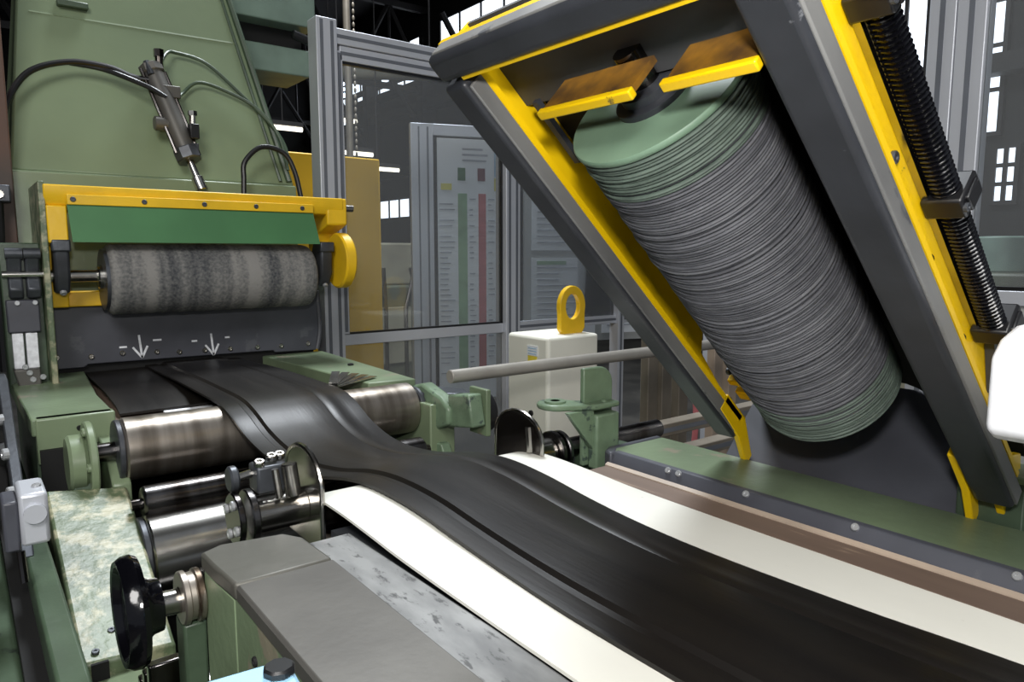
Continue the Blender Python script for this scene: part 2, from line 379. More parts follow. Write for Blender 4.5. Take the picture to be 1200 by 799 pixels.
def bg_machine(label, x, yy, m, ws, h, seed):
    rr = random.Random(seed)
    t = thing('machine', label, 'machine', (x, yy, 0), 'background machines in the hall')
    obj('body', MB().box(x - ws, x + ws, yy, yy + 1.0, 0, h * .62), m, t, .02)
    obj('head', MB().box(x - ws*.6, x + ws*.7, yy + .1, yy + .8, h*.62, h*.86), BGC if m is not BGC else BGM, t, .02)
    obj('motor', MB().cyl((x - ws*.2, yy + .4, h*.86), (x - ws*.2, yy + .4, h), ws*.28, 16, bev=.01), GB, t)
    p = MB()
    for k in range(5):
        a = x - ws + rr.random()*2*ws; p.tube([(a, yy - .03, .2), (a, yy - .03, h*.5), (a + rr.uniform(-.2, .2), yy - .03, h*.72)], .02, 6)
    obj('piping', p, STD, t)
    obj('control_door', MB().box(x - ws*.5, x + ws*.4, yy - .015, yy, h*.18, h*.5), BGC, t, .005)
    obj('nameplate', MB().box(x + ws*.5, x + ws*.8, yy - .012, yy, h*.42, h*.5), AL, t)
bg_machine('distant olive machine between the yellow cabinet and the poster board', 3.3, 6.3, BGM, 0.7, 1.75, 1)
bg_machine('far brownish machine standing deep in the hall behind glass', 4.4, 10.0, BGR, 1.1, 1.9, 2)
bg_machine('brown machine seen through the right guard window', 7.6, 2.6, BGR, 0.9, 1.75, 3)
bg_machine('cream machine low behind the right guard window', 5.0, 1.2, BGC, 0.5, 1.5, 4)

# ------------------------------------------------------------------ guard fence (aluminium profiles and glass)
def rail_x(x0, x1, yy, z0, z1, d, name, parent, slots=1):
    o = obj(name, MB().box(x0, x1, yy, yy + d, z0, z1), ALB if name == 'profile' else AL, parent, .003)
    for k in range(slots):
        zc = z0 + (z1 - z0) * (k + .5) / slots
        obj('slot', MB().box(x0 + .004, x1 - .004, yy - .0015, yy + .004, zc - .007, zc + .007), ALD, o)
    return o
def post_z(x0, x1, y0, y1, z0, z1, name, parent, slots=1, side='-y'):
    o = obj(name, MB().box(x0, x1, y0, y1, z0, z1), AL, parent, .003)
    for k in range(slots):
        if side == '-y':
            xc = x0 + (x1 - x0) * (k + .5) / slots
            obj('slot', MB().box(xc - .007, xc + .007, y0 - .0015, y0 + .004, z0 + .01, z1 - .01), ALD, o)
        else:
            yc = y0 + (y1 - y0) * (k + .5) / slots
            obj('slot', MB().box(x0 - .0015, x0 + .004, yc - .007, yc + .007, z0 + .01, z1 - .01), ALD, o)
    return o
FY = 2.9
t = thing('guard_fence', 'grey aluminium guard fence panel with glass beside the green tower', 'fence', (1.8, FY, 0))
post_z(1.225, 1.315, FY - .02, FY + .07, 0, 2.355, 'post', t, 2)
post_z(1.316, 1.346, FY, FY + .04, 1.05, 2.24, 'post', t, 1)
rail_x(1.304, 2.19, FY - .01, 2.262, 2.325, .06, 'rail', t, 1)
rail_x(1.334, 2.19, FY, 2.20, 2.26, .04, 'rail', t, 1)
rail_x(1.302, 2.19, FY, 1.000, 1.048, .045, 'rail', t, 0)
post_z(2.19, 2.28, FY - .02, FY + .07, 0, 2.325, 'post', t, 2)
rail_x(1.302, 2.19, FY, 0.18, 0.23, .045, 'rail', t, 0)
rail_x(2.28, 3.9, FY, 2.262, 2.325, .045, 'rail', t, 1)
rail_x(2.28, 3.9, FY, 1.000, 1.048, .045, 'rail', t, 1)
post_z(3.0, 3.05, FY - .02, FY + .05, 0, 2.325, 'post', t, 1)
post_z(3.9, 3.98, FY - .02, FY + .07, 0, 2.325, 'post', t, 1)
obj('pane', MB().box(1.334, 2.19, FY + .018, FY + .024, 1.048, 2.20), GLASS, t)
obj('pane', MB().box(1.302, 2.19, FY + .018, FY + .024, 0.23, 1.0), GLASS, t)
obj('pane', MB().box(2.28, 3.0, FY + .018, FY + .024, 1.048, 2.262), GLASS, t)
obj('gasket', MB().box(1.334, 2.19, FY + .01, FY + .03, 2.19, 2.20).box(1.334, 2.19, FY + .01, FY + .03, 1.048, 1.056).box(2.18, 2.19, FY + .01, FY + .03, 1.05, 2.2), BLK, t)

# side guard on the right
t = thing('side_guard', 'tall pale aluminium guard post and window at the far right', 'fence', (2.2, .5, 0))
post_z(2.2, 2.26, .875, .945, 0, 2.9, 'post', t, 1, 'x')
post_z(2.2, 2.26, .80, .873, 0, 2.9, 'post', t, 1, 'x')
o = obj('rail', MB().box(2.2, 2.24, -.8, .80, 1.262, 1.302), AL, t, .003)
obj('pane', MB().box(2.215, 2.221, -.8, .80, 1.302, 2.9), GLASS, t)
obj('infill_panel', MB().box(2.212, 2.228, -.8, .80, 0.1, 1.262), PALE, t)
obj('gasket', MB().box(2.205, 2.23, -.8, .80, 1.302, 1.312), BLK, t)

# ------------------------------------------------------------------ poster board and second board behind the glass
ang = R(-20)
t = thing('poster_board', 'framed board with a green and red column chart behind the glass', 'board', (2.29, 4.0, 0), None, (0, 0, ang))
def L(name, x0, x1, y0, y1, z0, z1, m, p, bev=0.0): return obj(name, MB().box(x0, x1, y0, y1, z0, z1), m, p, bev, local=True)
fr = L('frame', 0, .14, -.03, .03, 0, 2.2, AL, t, .003)
L('slot', .045, .055, -.032, -.028, .02, 2.18, ALD, fr); L('slot', .10, .112, -.032, -.028, .02, 2.18, ALD, fr)
L('frame', .14, .70, -.03, .03, 2.13, 2.2, AL, t, .003)
L('frame', .64, .70, -.03, .03, 0, 2.13, AL, t, .003)
L('gasket', .14, .165, -.02, .02, .3, 2.13, BLK, t)
po = L('poster', .165, .635, -.012, 0, .45, 2.12, PAPER, t)
L('chart_column', .30, .36, -.014, -.012, .6, 1.78, P_GRN, po); L('chart_column', .435, .485, -.014, -.012, .6, 1.78, P_RED, po)
L('chart_key', .30, .35, -.014, -.012, 1.86, 1.94, P_DG, po); L('chart_key', .43, .48, -.014, -.012, 1.86, 1.94, P_DR, po)
L('chart_patch', .54, .63, -.014, -.012, 1.80, 1.88, P_YEL, po); L('chart_patch', .19, .26, -.014, -.012, 1.80, 1.84, P_YEL, po)
L('chart_patch', .54, .63, -.014, -.012, 1.89, 2.04, P_BLU, po); L('chart_patch', .56, .62, -.014, -.012, .6, 1.7, P_GRN, po)
tx = MB(); rr = random.Random(4)
for k in range(34):
    z = 0.62 + k * .034
    for a, b in ((.18, .28), (.375, .42), (.50, .545)):
        if rr.random() < .85: tx.box(a, a + (b - a) * rr.uniform(.5, 1), -.0135, -.012, z, z + .008)
for k in range(3): tx.box(.33, .33 + .08 + .1 * rr.random(), -.0135, -.012, 1.98 + k * .035, 1.993 + k * .035)
tag(obj('printed_lines', tx, P_TXT, po, local=True), kind='stuff')
t = thing('notice_board', 'pale notice board of printed sheets left of the yellow lifting eye', 'board', (3.0, 3.75, 0), None, (0, 0, R(-20)))
bd = L('panel', 0, 1.1, 0, .02, .8, 2.0, PALE, t)
for k in range(2):
    for j in range(2):
        s = L('sheet', .05 + k*.52, .52 + k*.52, -.004, 0, .85 + j*.57, 1.37 + j*.57, PAPER, t)
        tx = MB()
        for q in range(11):
            tx.box(.09 + k*.52, .09 + k*.52 + rr.uniform(.15, .38), -.006, -.004, .90 + j*.57 + q*.04, .908 + j*.57 + q*.04)
        tag(obj('printed_lines', tx, P_TXT, s, local=True), kind='stuff')
        L('heading', .09 + k*.52, .3 + k*.52, -.006, -.004, 1.325 + j*.57, 1.35 + j*.57, P_DR if (k+j) % 2 else P_GRN, s)
L('leg', .02, .07, 0, .05, 0, .8, AL, t); L('leg', 1.03, 1.08, 0, .05, 0, .8, AL, t)

# ------------------------------------------------------------------ green tower housing
t = thing('green_tower', 'large green painted machine tower tapering upward at left', 'machine', (0.6, 3.0, 0))
tw = MB()
tw.hexa([(.155,2.72,1.655),(1.05,2.72,1.655),(1.05,3.16,1.655),(.155,3.16,1.655),(.262,3.03,2.62),(.872,3.03,2.62),(.872,3.16,2.62),(.262,3.16,2.62)])
obj('hopper_shell', tw, G, t, .008)
obj('lower_housing', MB().box(.155, 1.05, 2.70, 3.16, 1.25, 1.655), G, t, .006)
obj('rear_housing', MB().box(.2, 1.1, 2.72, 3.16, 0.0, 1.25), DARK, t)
se = MB(); se.tube([(.25, 2.893, 2.18), (.915, 2.895, 2.19)], .006, 6)
obj('weld_seam', se, G, t)
se = MB(); se.tube([(1.03, 2.72, 1.67), (.862, 3.022, 2.60)], .012, 8); se.tube([(.995, 2.715, 1.67), (.84, 3.02, 2.58)], .006, 6)
obj('edge_conduit', se, GD, t)
obj('lip', MB().box(.33, .42, 2.875, 2.91, 2.215, 2.235), GD, t, .003)
obj('edge_flange', MB().box(.196, .212, 2.40, 2.70, 1.0, 1.60), GW, t, .003)
obj('side_rib', MB().box(.120, .158, 2.66, 2.76, 1.0, 2.4), BGR, t, .004)
t = thing('overhead_beam', 'grey green overhead beam at top left behind the tower', 'beam', (1.2, 3.3, 2.2))
obj('upper_box', MB().box(.80, 1.36, 3.2, 3.5, 2.40, 2.75), GB, t, .006)
obj('lower_box', MB().box(.95, 1.335, 3.22, 3.5, 2.19, 2.305), GB, t, .006)
obj('tie_bar', MB().box(.95, 1.33, 3.3, 3.4, 2.30, 2.40), DARK, t)
obj('lamp_pod', MB().cyl((1.25, 3.2, 2.36), (1.33, 3.2, 2.34), .02, 12, bev=.004), BLK, t)

# yellow roller bracket
t = thing('yellow_bracket', 'yellow steel roller bracket with a row of screws on the green tower', 'bracket', (.65, 2.46, 1.24))
obj('beam', MB().prism([(2.395,1.592),(2.56,1.592),(2.56,1.52),(2.41,1.535),(2.395,1.56)], 'x', .208, 1.10), Y, t, .004)
obj('flap_strip', MB().box(.262, .985, 2.385, 2.397, 1.537, 1.566), Y, t, .002)
for x in (.277, .46, .63, .79, .945): bolt(t, (x, 2.386, 1.552), (0,-1,0), .0075, IRON, 'screw')
obj('arm', MB().prism([(2.40,1.535),(2.56,1.535),(2.56,1.24),(2.50,1.24),(2.47,1.42),(2.40,1.43)], 'x', .212, .262), Y, t, .004)
obj('cross_bar', MB().box(.212, .42, 2.545, 2.595, 1.238, 1.285), Y, t, .004)
obj('arm', MB().prism([(2.40,1.592),(2.58,1.592),(2.58,1.30),(2.52,1.30),(2.50,1.47),(2.40,1.50)], 'x', 1.04, 1.115), Y, t, .006)
obj('end_disc', MB().cyl((1.075, 2.42, 1.375), (1.115, 2.42, 1.375), .098, 32, bev=.006), Y, t)
obj('end_pin', MB().cyl((1.10, 2.43, 1.56), (1.15, 2.43, 1.56), .012, 12), STG, t)
obj('flap', MB().hexa([(.268,2.372,1.432),(1.0,2.372,1.432),(1.0,2.377,1.432),(.268,2.377,1.432),(.262,2.392,1.54),(.985,2.392,1.54),(.985,2.397,1.54),(.262,2.397,1.54)]), GF, t)
for x0, x1 in ((.222, .262), (1.015, 1.06)):
    c = MB(); c.prism([(2.405,1.44),(2.475,1.44),(2.50,1.40),(2.505,1.34),(2.48,1.285),(2.44,1.285),(2.412,1.33)], 'x', x0, x1)
    b = obj('bearing_clamp', c, IRON, t, .008)
    obj('lug', MB().box(x0 - .004, x1 + .004, 2.398, 2.43, 1.405, 1.44), IRON, b, .005)
    bolt(t, ((x0+x1)/2, 2.43, 1.288), (0,-.6,-.8), .009)
t = thing('grey_brush_roller', 'grey fibrous cleaning roller with banded sleeve under the green flap', 'roller', (.65, 2.47, 1.22))
sl = MB(); prof = [(.02,0),(.096,0),(.104,.008)]
for k in range(40): prof.append((.106 + .003*random.random(), .012 + k*.0153))
prof += [(.104,.624),(.096,.632),(.02,.632)]
obj('sleeve', sl.lathe((.358, 2.47, 1.322), (1,0,0), prof, 48), SLEEVE, t, ang=60)
obj('shaft', MB().cyl((.20, 2.47, 1.335), (1.08, 2.47, 1.335), .019, 20), STG, t)
obj('collar', MB().cyl((.335, 2.47, 1.33), (.358, 2.47, 1.33), .036, 20, bev=.004), STG, t)
obj('end_plate', MB().cyl((.348, 2.47, 1.322), (.358, 2.47, 1.322), .092, 32), IRON, t)

# black guard plate with bolts and chalk arrows
t = thing('scraper_plate', 'dark plate with bolts and two white chalk arrows below grey roller', 'plate', (.62, 2.6, 1.04))
obj('plate', MB().prism([(.188,1.043),(.30,1.043),(.31,1.052),(.90,1.048),(.905,1.04),(1.062,1.036),(1.075,1.12),(1.07,1.26),(.19,1.26)], 'y', 2.592, 2.606), PLT, t, .003)
obj('return_edge', MB().tube([(1.068,2.60,1.04),(1.082,2.60,1.12),(1.075,2.60,1.26)], .010, 8, 4), PLT, t)
for x, z in [(.227,1.081),(.32,1.076),(.408,1.08),(.51,1.076),(.579,1.07),(.661,1.069),(.746,1.067),(.841,1.065),(.928,1.063),(1.031,1.064)]:
    bolt(t, (x, 2.591, z), (0,-1,0), .0085, STG)
for sx, sz, k in ((.465, 1.06, 1), (.690, 1.05, 1)):
    a = MB()
    def st(x0, z0, x1, z1, wd=.0032):
        d = Vector((x1-x0, z1-z0)).normalized(); n = Vector((-d.y, d.x)) * wd
        a.prism([(x0+n.x, z0+n.y), (x0-n.x, z0-n.y), (x1-n.x, z1-n.y), (x1+n.x, z1+n.y)], 'y', 2.5895, 2.5925)
    st(sx, sz, sx - .006, sz + .075); st(sx, sz, sx - .026, sz + .036); st(sx, sz, sx + .018, sz + .038)
    tag(obj('chalk_arrow', a, CHALK, t), 'white chalk arrow pointing down')
for x, z, l in ((.40,1.096,.022),(.50,1.112,.026),(.62,1.10,.018),(.73,1.105,.016)): obj('chalk_dash', MB().box(x, x + l, 2.5895, 2.5925, z, z + .006), CHALK, t)

# left hinge clamps on the tower edge
t = thing('hinge_block', 'pair of grey clamp links over a bright slotted plate at left edge', 'hinge', (.15, 2.46, 1.0))
obj('backing', MB().box(.098, .196, 2.47, 2.60, 1.0, 1.43), GD, t, .004)
for x in (.113, .155):
    c = obj('clamp_link', MB().prism([(2.43,1.415),(2.47,1.415),(2.47,1.275),(2.43,1.275),(2.415,1.30),(2.44,1.345),(2.41,1.40)], 'x', x, x + .034), IRON, t, .005)
    bolt(t, (x + .017, 2.43, 1.293), (0,-1,0), .008)
    obj('clamp_head', MB().cyl((x - .003, 2.425, 1.40), (x + .037, 2.425, 1.40), .016, 14), IRON, c)
    bolt(t, (x + .017, 2.434, 1.262), (0,-1,0), .007)
obj('pivot_pin', MB().cyl((.10, 2.43, 1.342), (.198, 2.43, 1.342), .010, 14), STG, t)
obj('cover_plate', MB().box(.104, .182, 2.435, 2.47, 1.178, 1.270), PLT, t, .004)
obj('slotted_plate', MB().box(.112, .138, 2.44, 2.47, 1.075, 1.176).box(.144, .172, 2.44, 2.47, 1.075, 1.176), CHALK, t, .002)
obj('foot_block', MB().prism([(.108,1.075),(.172,1.075),(.172,1.02),(.15,1.0),(.12,1.015)], 'y', 2.42, 2.47), STP, t, .004)
for x, z in ((.136,1.082),(.145,1.065),(.152,1.045),(.176,1.05)): bolt(t, (x, 2.42, z), (0,-1,0), .008)

# pneumatic cylinder on the tower face
t = thing('pneumatic_cylinder', 'dirty grey air cylinder mounted on the tower above the yellow beam', 'cylinder', (.64, 2.7, 1.62))
A = Vector((.585, 2.775, 2.02)); B = Vector((.668, 2.66, 1.70)); D = (B - A).normalized()
obj('barrel', MB().cyl(A, A + D*.30, .034, 20, bev=.003), STP, t)
obj('head_cap', MB().cyl(A - D*.02, A + D*.012, .041, 8, bev=.004), STP, t)
obj('head_cap', MB().cyl(A + D*.29, A + D*.335, .042, 8, bev=.004), IRON, t)
obj('rod', MB().cyl(A + D*.335, A + D*.42, .013, 14), STG, t)
obj('clevis', MB().cyl(A + D*.395, A + D*.445, .02, 12, bev=.003), STG, t)
for dx in (-.037, .037): obj('tie_rod', MB().cyl(A + Vector((dx, -.012, 0)), A + D*.31 + Vector((dx, -.012, 0)), .006, 8), STD, t)
obj('trunnion', MB().cyl(A + D*.2 + Vector((-.065,-.0,0)), A + D*.2 + Vector((.0,0,0)), .024, 16, bev=.003), STP, t)
obj('sensor', MB().box(.668, .698, 2.655, 2.70, 1.79, 1.84), BLK, t, .003)
obj('sensor', MB().box(.658, .694, 2.655, 2.69, 1.73, 1.775), IRON, t, .003)
obj('fitting', MB().cyl((.682, 2.68, 1.835), (.684, 2.68, 1.875), .011, 10).cyl((.684,2.68,1.87),(.684,2.68,1.885),.015,6), STG, t)
obj('fitting', MB().cyl((.605, 2.76, 2.02), (.607, 2.77, 2.08), .013, 10).cyl((.607,2.77,2.07),(.607,2.77,2.095),.017,6), STD, t)
obj('fitting', MB().cyl((.575, 2.74, 2.0), (.565, 2.76, 2.045), .012, 8), IRON, t)
obj('mount_pad', MB().box(.60, .66, 2.72, 2.80, 1.93, 1.97), STP, t, .003)
def hose(label, pts, r, m, name='hose'):
    return tag(obj(name, MB().tube(pts, r, 10, 8), m), label, 'hose', 'loose rubber hoses on the machinery')
hose('thick black hose arching from the tower left edge to the cylinder top', [(.10,2.66,1.50),(.125,2.68,1.70),(.143,2.70,1.776),(.168,2.72,1.872),(.23,2.745,1.963),(.338,2.765,2.011),(.448,2.765,2.012),(.52,2.76,1.99),(.575,2.75,1.985)], .0095, BLK)
hose('short black hose looping below the arched one into the cylinder side', [(.34,2.772,2.010),(.43,2.768,2.004),(.507,2.74,1.977),(.57,2.72,1.95),(.61,2.71,1.925)], .0085, BLK)
hose('thin olive hose curving from cylinder top over to the tower right edge', [(.61,2.76,2.05),(.64,2.80,2.095),(.678,2.835,2.109),(.777,2.828,2.087),(.885,2.80,1.991),(.981,2.765,1.888),(1.024,2.74,1.81),(1.03,2.715,1.74)], .006, GD)
hose('second thin olive hose from the cylinder middle to the right edge', [(.65,2.74,1.93),(.682,2.79,1.962),(.737,2.80,2.008),(.824,2.80,1.995),(.94,2.78,1.939),(1.006,2.745,1.841),(1.02,2.70,1.711)], .006, GD)
hose('small black hose loop standing on the right of the yellow beam', [(.826,2.62,1.58),(.832,2.63,1.66),(.842,2.64,1.724),(.905,2.645,1.78),(.983,2.64,1.765),(1.02,2.635,1.70),(1.036,2.62,1.60)], .009, BLK)
t = thing('hose_manifold', 'small blue grey hose fitting at the far left tower edge', 'fitting', (.13, 2.6, 1.5))
obj('block', MB().box(.09, .145, 2.60, 2.66, 1.55, 1.60), IRON, t, .004)
obj('nozzle', MB().cyl((.115, 2.60, 1.57), (.115, 2.56, 1.57), .012, 10), STG, t)
obj('hose_end', MB().tube([(.112,2.62,1.56),(.108,2.61,1.45),(.100,2.60,1.30),(.098,2.60,1.05)], .016, 10, 4), BLK, t)

# ------------------------------------------------------------------ machine side frames
t = thing('left_side_frame', 'green side frame with worn cream patches left of steel roller', 'frame', (.19, 1.9, 0))
obj('table', MB().prism([(.108,1.90),(.272,1.90),(.272,2.15),(.30,2.6),(.100,2.6)], 'z', .99, 1.03), GT, t, .004)
obj('front_face', MB().box(.116, .275, 1.895, 1.93, .925, 1.03), G, t, .004)
obj('rear_panel', MB().box(.116, .275, 1.93, 2.6, .3, .985), GD, t)
wp = MB()
wp.hexa([(.112,1.27,.30),(.262,1.27,.30),(.272,1.74,.30),(.112,1.74,.30),(.112,1.27,.745),(.252,1.27,.735),(.262,1.72,.895),(.112,1.72,.915)])
obj('worn_slope', wp, GW, t, .006)
obj('inner_wall', MB().prism([(1.72,.3),(1.93,.3),(1.93,.98),(1.80,.96),(1.72,.90)], 'x', .235, .272), G, t, .004)
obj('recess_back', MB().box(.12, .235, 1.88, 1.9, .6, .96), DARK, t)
obj('lower_box', MB().box(.118, .262, 1.20, 1.272, .2, .715), G, t, .004)
obj('slot_plate', MB().box(.125, .15, 1.262, 1.268, .71, .745), DARK, t)
for p in ((.165, 1.33, .762), (.135, 1.29, .752)): bolt(t, p, (0,-.37,.93), .006, IRON)
bolt(t, (.20, 1.894, 1.0), (0,-1,0), .006, DARK)
t = thing('left_bearing', 'green flanged bearing holding left end of big steel roller', 'bearing', (.19, 1.82, .86))
obj('flange', MB().cyl((.196, 1.79, .945), (.212, 1.79, .945), .088, 32, bev=.003), G, t)
obj('housing', MB().cyl((.160, 1.79, .945), (.196, 1.79, .945), .062, 24, bev=.006), G, t)
for k in range(5): bolt(t, (.196, 1.79 + .072*math.cos(k*1.2566+.6), .945 + .072*math.sin(k*1.2566+.6)), (-1,0,0), .010, G)
obj('pedestal', MB().prism([(1.73,.80),(1.88,.80),(1.86,.92),(1.75,.92)], 'x', .165, .205), GD, t, .004)

t = thing('left_outer_beam', 'dark green outer beams running along the far left of machine', 'beam', (.03, 1.6, .3))
obj('rail', MB().box(.062, .10, .80, 2.4, .70, .86), GD, t, .005)
obj('rail', MB().box(-.02, .035, .60, 2.4, .30, .78), GD, t, .005)
obj('web', MB().box(.035, .062, .85, 2.4, .62, .80), DARK, t)
obj('upright', MB().box(.00, .06, 1.95, 2.25, .0, 1.05), DARK, t, .004)
obj('bracket_arm', MB().prism([(1.5,.86),(1.95,1.12),(2.05,1.12),(1.62,.86)], 'x', .055, .075), IRON, t, .003)
for k in range(4): bolt(t, (.053, 1.62 + .11*k, .95 + .05*k), (-1,-.2,0), .012)
obj('pipe', MB().tube([(.02,2.5,1.40),(.03,2.4,1.2),(.045,2.2,1.05),(.05,1.9,.95)], .014, 8, 5), BLK, t)
obj('pipe', MB().tube([(.06,2.5,1.50),(.06,2.4,1.25),(.065,2.25,1.0),(.07,1.9,.9)], .010, 8, 5), STD, t)
t = thing('limit_switch', 'small pale grey metal switch box on the far left frame', 'switch', (.07, 1.45, .9))
obj('body', MB().box(.052, .092, 1.36, 1.46, .928, 1.015), AL, t, .006)
obj('side_cover', MB().box(.030, .052, 1.375, 1.45, .918, 1.002), PLT, t, .004)
obj('round_boss', MB().cyl((.073, 1.36, .982), (.073, 1.352, .982), .016, 20), AL, t)
obj('lever', MB().tube([(.05,1.37,.92),(.052,1.36,.87)], .006, 8), STD, t)
bolt(t, (.08, 1.40, 1.015), (0,0,1), .007)

t = thing('right_side_frame', 'green side frame top beyond the black rubber sheet', 'frame', (1.0, 2.2, 0))
obj('table', MB().prism([(.915,1.86),(1.06,1.84),(1.09,2.6),(.86,2.6),(.885,2.3)], 'z', .99, 1.03), GT, t, .004)
obj('wall', MB().box(1.0, 1.08, 1.66, 2.6, .2, .988), G, t, .004)
obj('end_block', MB().prism([(1.0,1.74),(1.11,1.62),(1.14,1.70),(1.06,1.86)], 'z', .985, 1.012), IRON, t, .004)
bolt(t, (1.02, 2.2, 1.03), (0,0,1), .010, DARK)
t = thing('right_bearing', 'green bearing bracket at right end of big steel roller', 'bearing', (1.04, 1.62, .86))
obj('collar', MB().cyl((1.003, 1.76, .968), (1.018, 1.76, .968), .055, 24, bev=.004), IRON, t)
obj('yoke', MB().prism([(1.83,.94),(1.80,1.02),(1.74,1.035),(1.64,1.01),(1.60,.985),(1.60,.94),(1.66,.92),(1.70,.80),(1.80,.80)], 'x', 1.018, 1.06), GBR, t, .008)
obj('lug', MB().prism([(1.50,.95),(1.62,.93),(1.62,1.02),(1.52,1.035)], 'x', 1.03, 1.075), GBR, t, .006)
obj('plate', MB().box(1.075, 1.09, 1.50, 1.58, .92, 1.045), GT, t, .003)
obj('cap', MB().cyl((1.09, 1.56, .975), (1.12, 1.56, .975), .055, 24, bev=.004), BLK, t)
obj('foot', MB().prism([(1.55,.72),(1.72,.72),(1.69,.88),(1.64,.88)], 'x', 1.02, 1.05), GBR, t, .004)

# rollers
def roller(name, label, x0, x1, yy, zz, r, m, shaft=(0, 0), sr=.02, rim=True):
    t = thing(name, label, 'roller', ((x0+x1)/2, yy, zz - r), 'steel machine rollers')
    obj('drum', MB().lathe((x0, yy, zz), (1,0,0), [(sr,0),(r-.008,0),(r-.003,.002),(r,.006),(r,x1-x0-.006),(r-.003,x1-x0-.002),(r-.008,x1-x0),(sr,x1-x0)], 64), m, t)
    if rim: obj('end_rim', MB().cyl((x0-.012, yy, zz), (x0, yy, zz), r*.96, 40, bev=.002), IRON, t)
    obj('shaft', MB().cyl((x0 - shaft[0], yy, zz), (x1 + shaft[1], yy, zz), sr, 20), STD, t)
    return t
roller('steel_roller', 'big brownish steel roller under the rubber sheet at back', .264, 1.0, 1.775, .963, .071, ST, (.075, .02), .021)
roller('dark_roller', 'thin dark steel roller just beneath the big steel roller', .272, .95, 1.62, .880, .036, STD, (.02, .02), .012, False)
roller('chrome_roller', 'bright chromed lower roller above the black handwheel', .268, .97, 1.585, .775, .088, STG, (.02, .02), .022)
roller('bottom_roller', 'dark bottom roller low behind the handwheel collar', .255, .90, 1.35, .56, .06, STD, (.02, .02), .02)
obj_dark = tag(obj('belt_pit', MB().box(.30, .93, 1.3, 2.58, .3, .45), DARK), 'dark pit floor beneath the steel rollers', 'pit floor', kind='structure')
t = thing('feed_apron', 'brownish apron plate under rubber between the slot and roller', 'plate', (.6, 2.2, .95))
obj('apron', MB().prism([(1.88,.985),(2.6,1.0),(2.6,.985),(1.88,.97)], 'x', .275, .86), TAU, t, .002)
obj('residue', MB().box(.40, .52, 1.96, 2.0, .988, .995), CHALK, t, .002)
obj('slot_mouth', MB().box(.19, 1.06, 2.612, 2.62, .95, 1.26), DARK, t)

# fan of blades
t = thing('blade_fan', 'little fan of bright metal blades on the right frame edge', 'blades', (.80, 1.9, 1.03))
for k in range(5):
    a = R(28 + k*9); M = Matrix.Translation((.80, 1.84, 1.034 + k*.003)) @ Matrix.Rotation(a, 4, 'Z')
    obj('blade', MB().box(0, .19, -.012, .012, 0, .0022, M), STG, t)

# ------------------------------------------------------------------ edge guides by the tail pulley
def guide(label, s, x, yy, z):    # s = -1: arm points left, +1: right
    t = thing('edge_guide', label, 'guide', (x, yy, z - .05), 'edge guides at the tail pulley')
    g = MB(); pts = []
    for k in range(13):
        a = R(180 - k*15); pts.append((yy + .075*math.cos(a), z + .045 + .055*math.sin(a)))
    g.prism(pts + [(yy + .075, z - .06), (yy - .075, z - .06)], 'x', x - .002, x + .002)
    pl = obj('guard_plate', g, STG if s < 0 else STD, t)
    rim = MB(); rim.tube([(x - .004*0, p[0], p[1]) for p in [(yy - .075, z - .06)] + pts + [(yy + .075, z - .06)]], .0045, 8)
    obj('rim', rim, STG, pl)
    obj('stub', MB().cyl((x, yy, z), (x + s*.085, yy, z), .030, 28, bev=.003), STG, t)
    obj('flange', MB().cyl((x + s*.085, yy, z), (x + s*.097, yy, z), .044, 28, bev=.002), STD, t)
    obj('flange', MB().cyl((x + s*.107, yy, z), (x + s*.117, yy, z), .042, 28, bev=.002), STD, t)
    for k in range(4): bolt(t, (x + s*.117, yy + .028*math.cos(k*1.57+.4), z + .028*math.sin(k*1.57+.4)), (s,0,0), .008)
    return t
t = guide('polished steel edge guide with adjusting clamp left of white belt', -1, .432, 1.125, .985)
obj('clamp_body', MB().box(.355, .405, 1.12, 1.165, 1.018, 1.062), IRON, t, .004)
obj('spring_post', MB().cyl((.405, 1.10, 1.012), (.400, 1.105, 1.066), .013, 16, bev=.002), STG, t)
obj('spring_post', MB().cyl((.382, 1.10, 1.014), (.378, 1.105, 1.06), .006, 10), STG, t)
obj('thumb_screw', MB().cyl((.318, 1.15, 1.043), (.332, 1.15, 1.043), .021, 16, bev=.003), IRON, t)
obj('screw_shaft', MB().cyl((.332, 1.15, 1.043), (.375, 1.15, 1.05), .007, 10), STG, t)
for p in ((.362,1.13,1.066),(.385,1.14,1.07),(.402,1.15,1.068)): bolt(t, p, (0,-.3,1), .009, STG)
t = guide('dark steel edge guide behind the right white belt edge', 1, .878, 1.115, .985)
obj('spoke', MB().tube([(.872,1.07,1.01),(.872,1.075,1.06)], .007, 8), STG, t)
obj('cross_shaft', MB().cyl((.99, 1.115, .985), (1.30, 1.115, .985), .022, 16), STD, t)
obj('pulley_shaft_boss', MB().cyl((.995, 1.13, .965), (1.02, 1.13, .965), .03, 16), IRON, t)

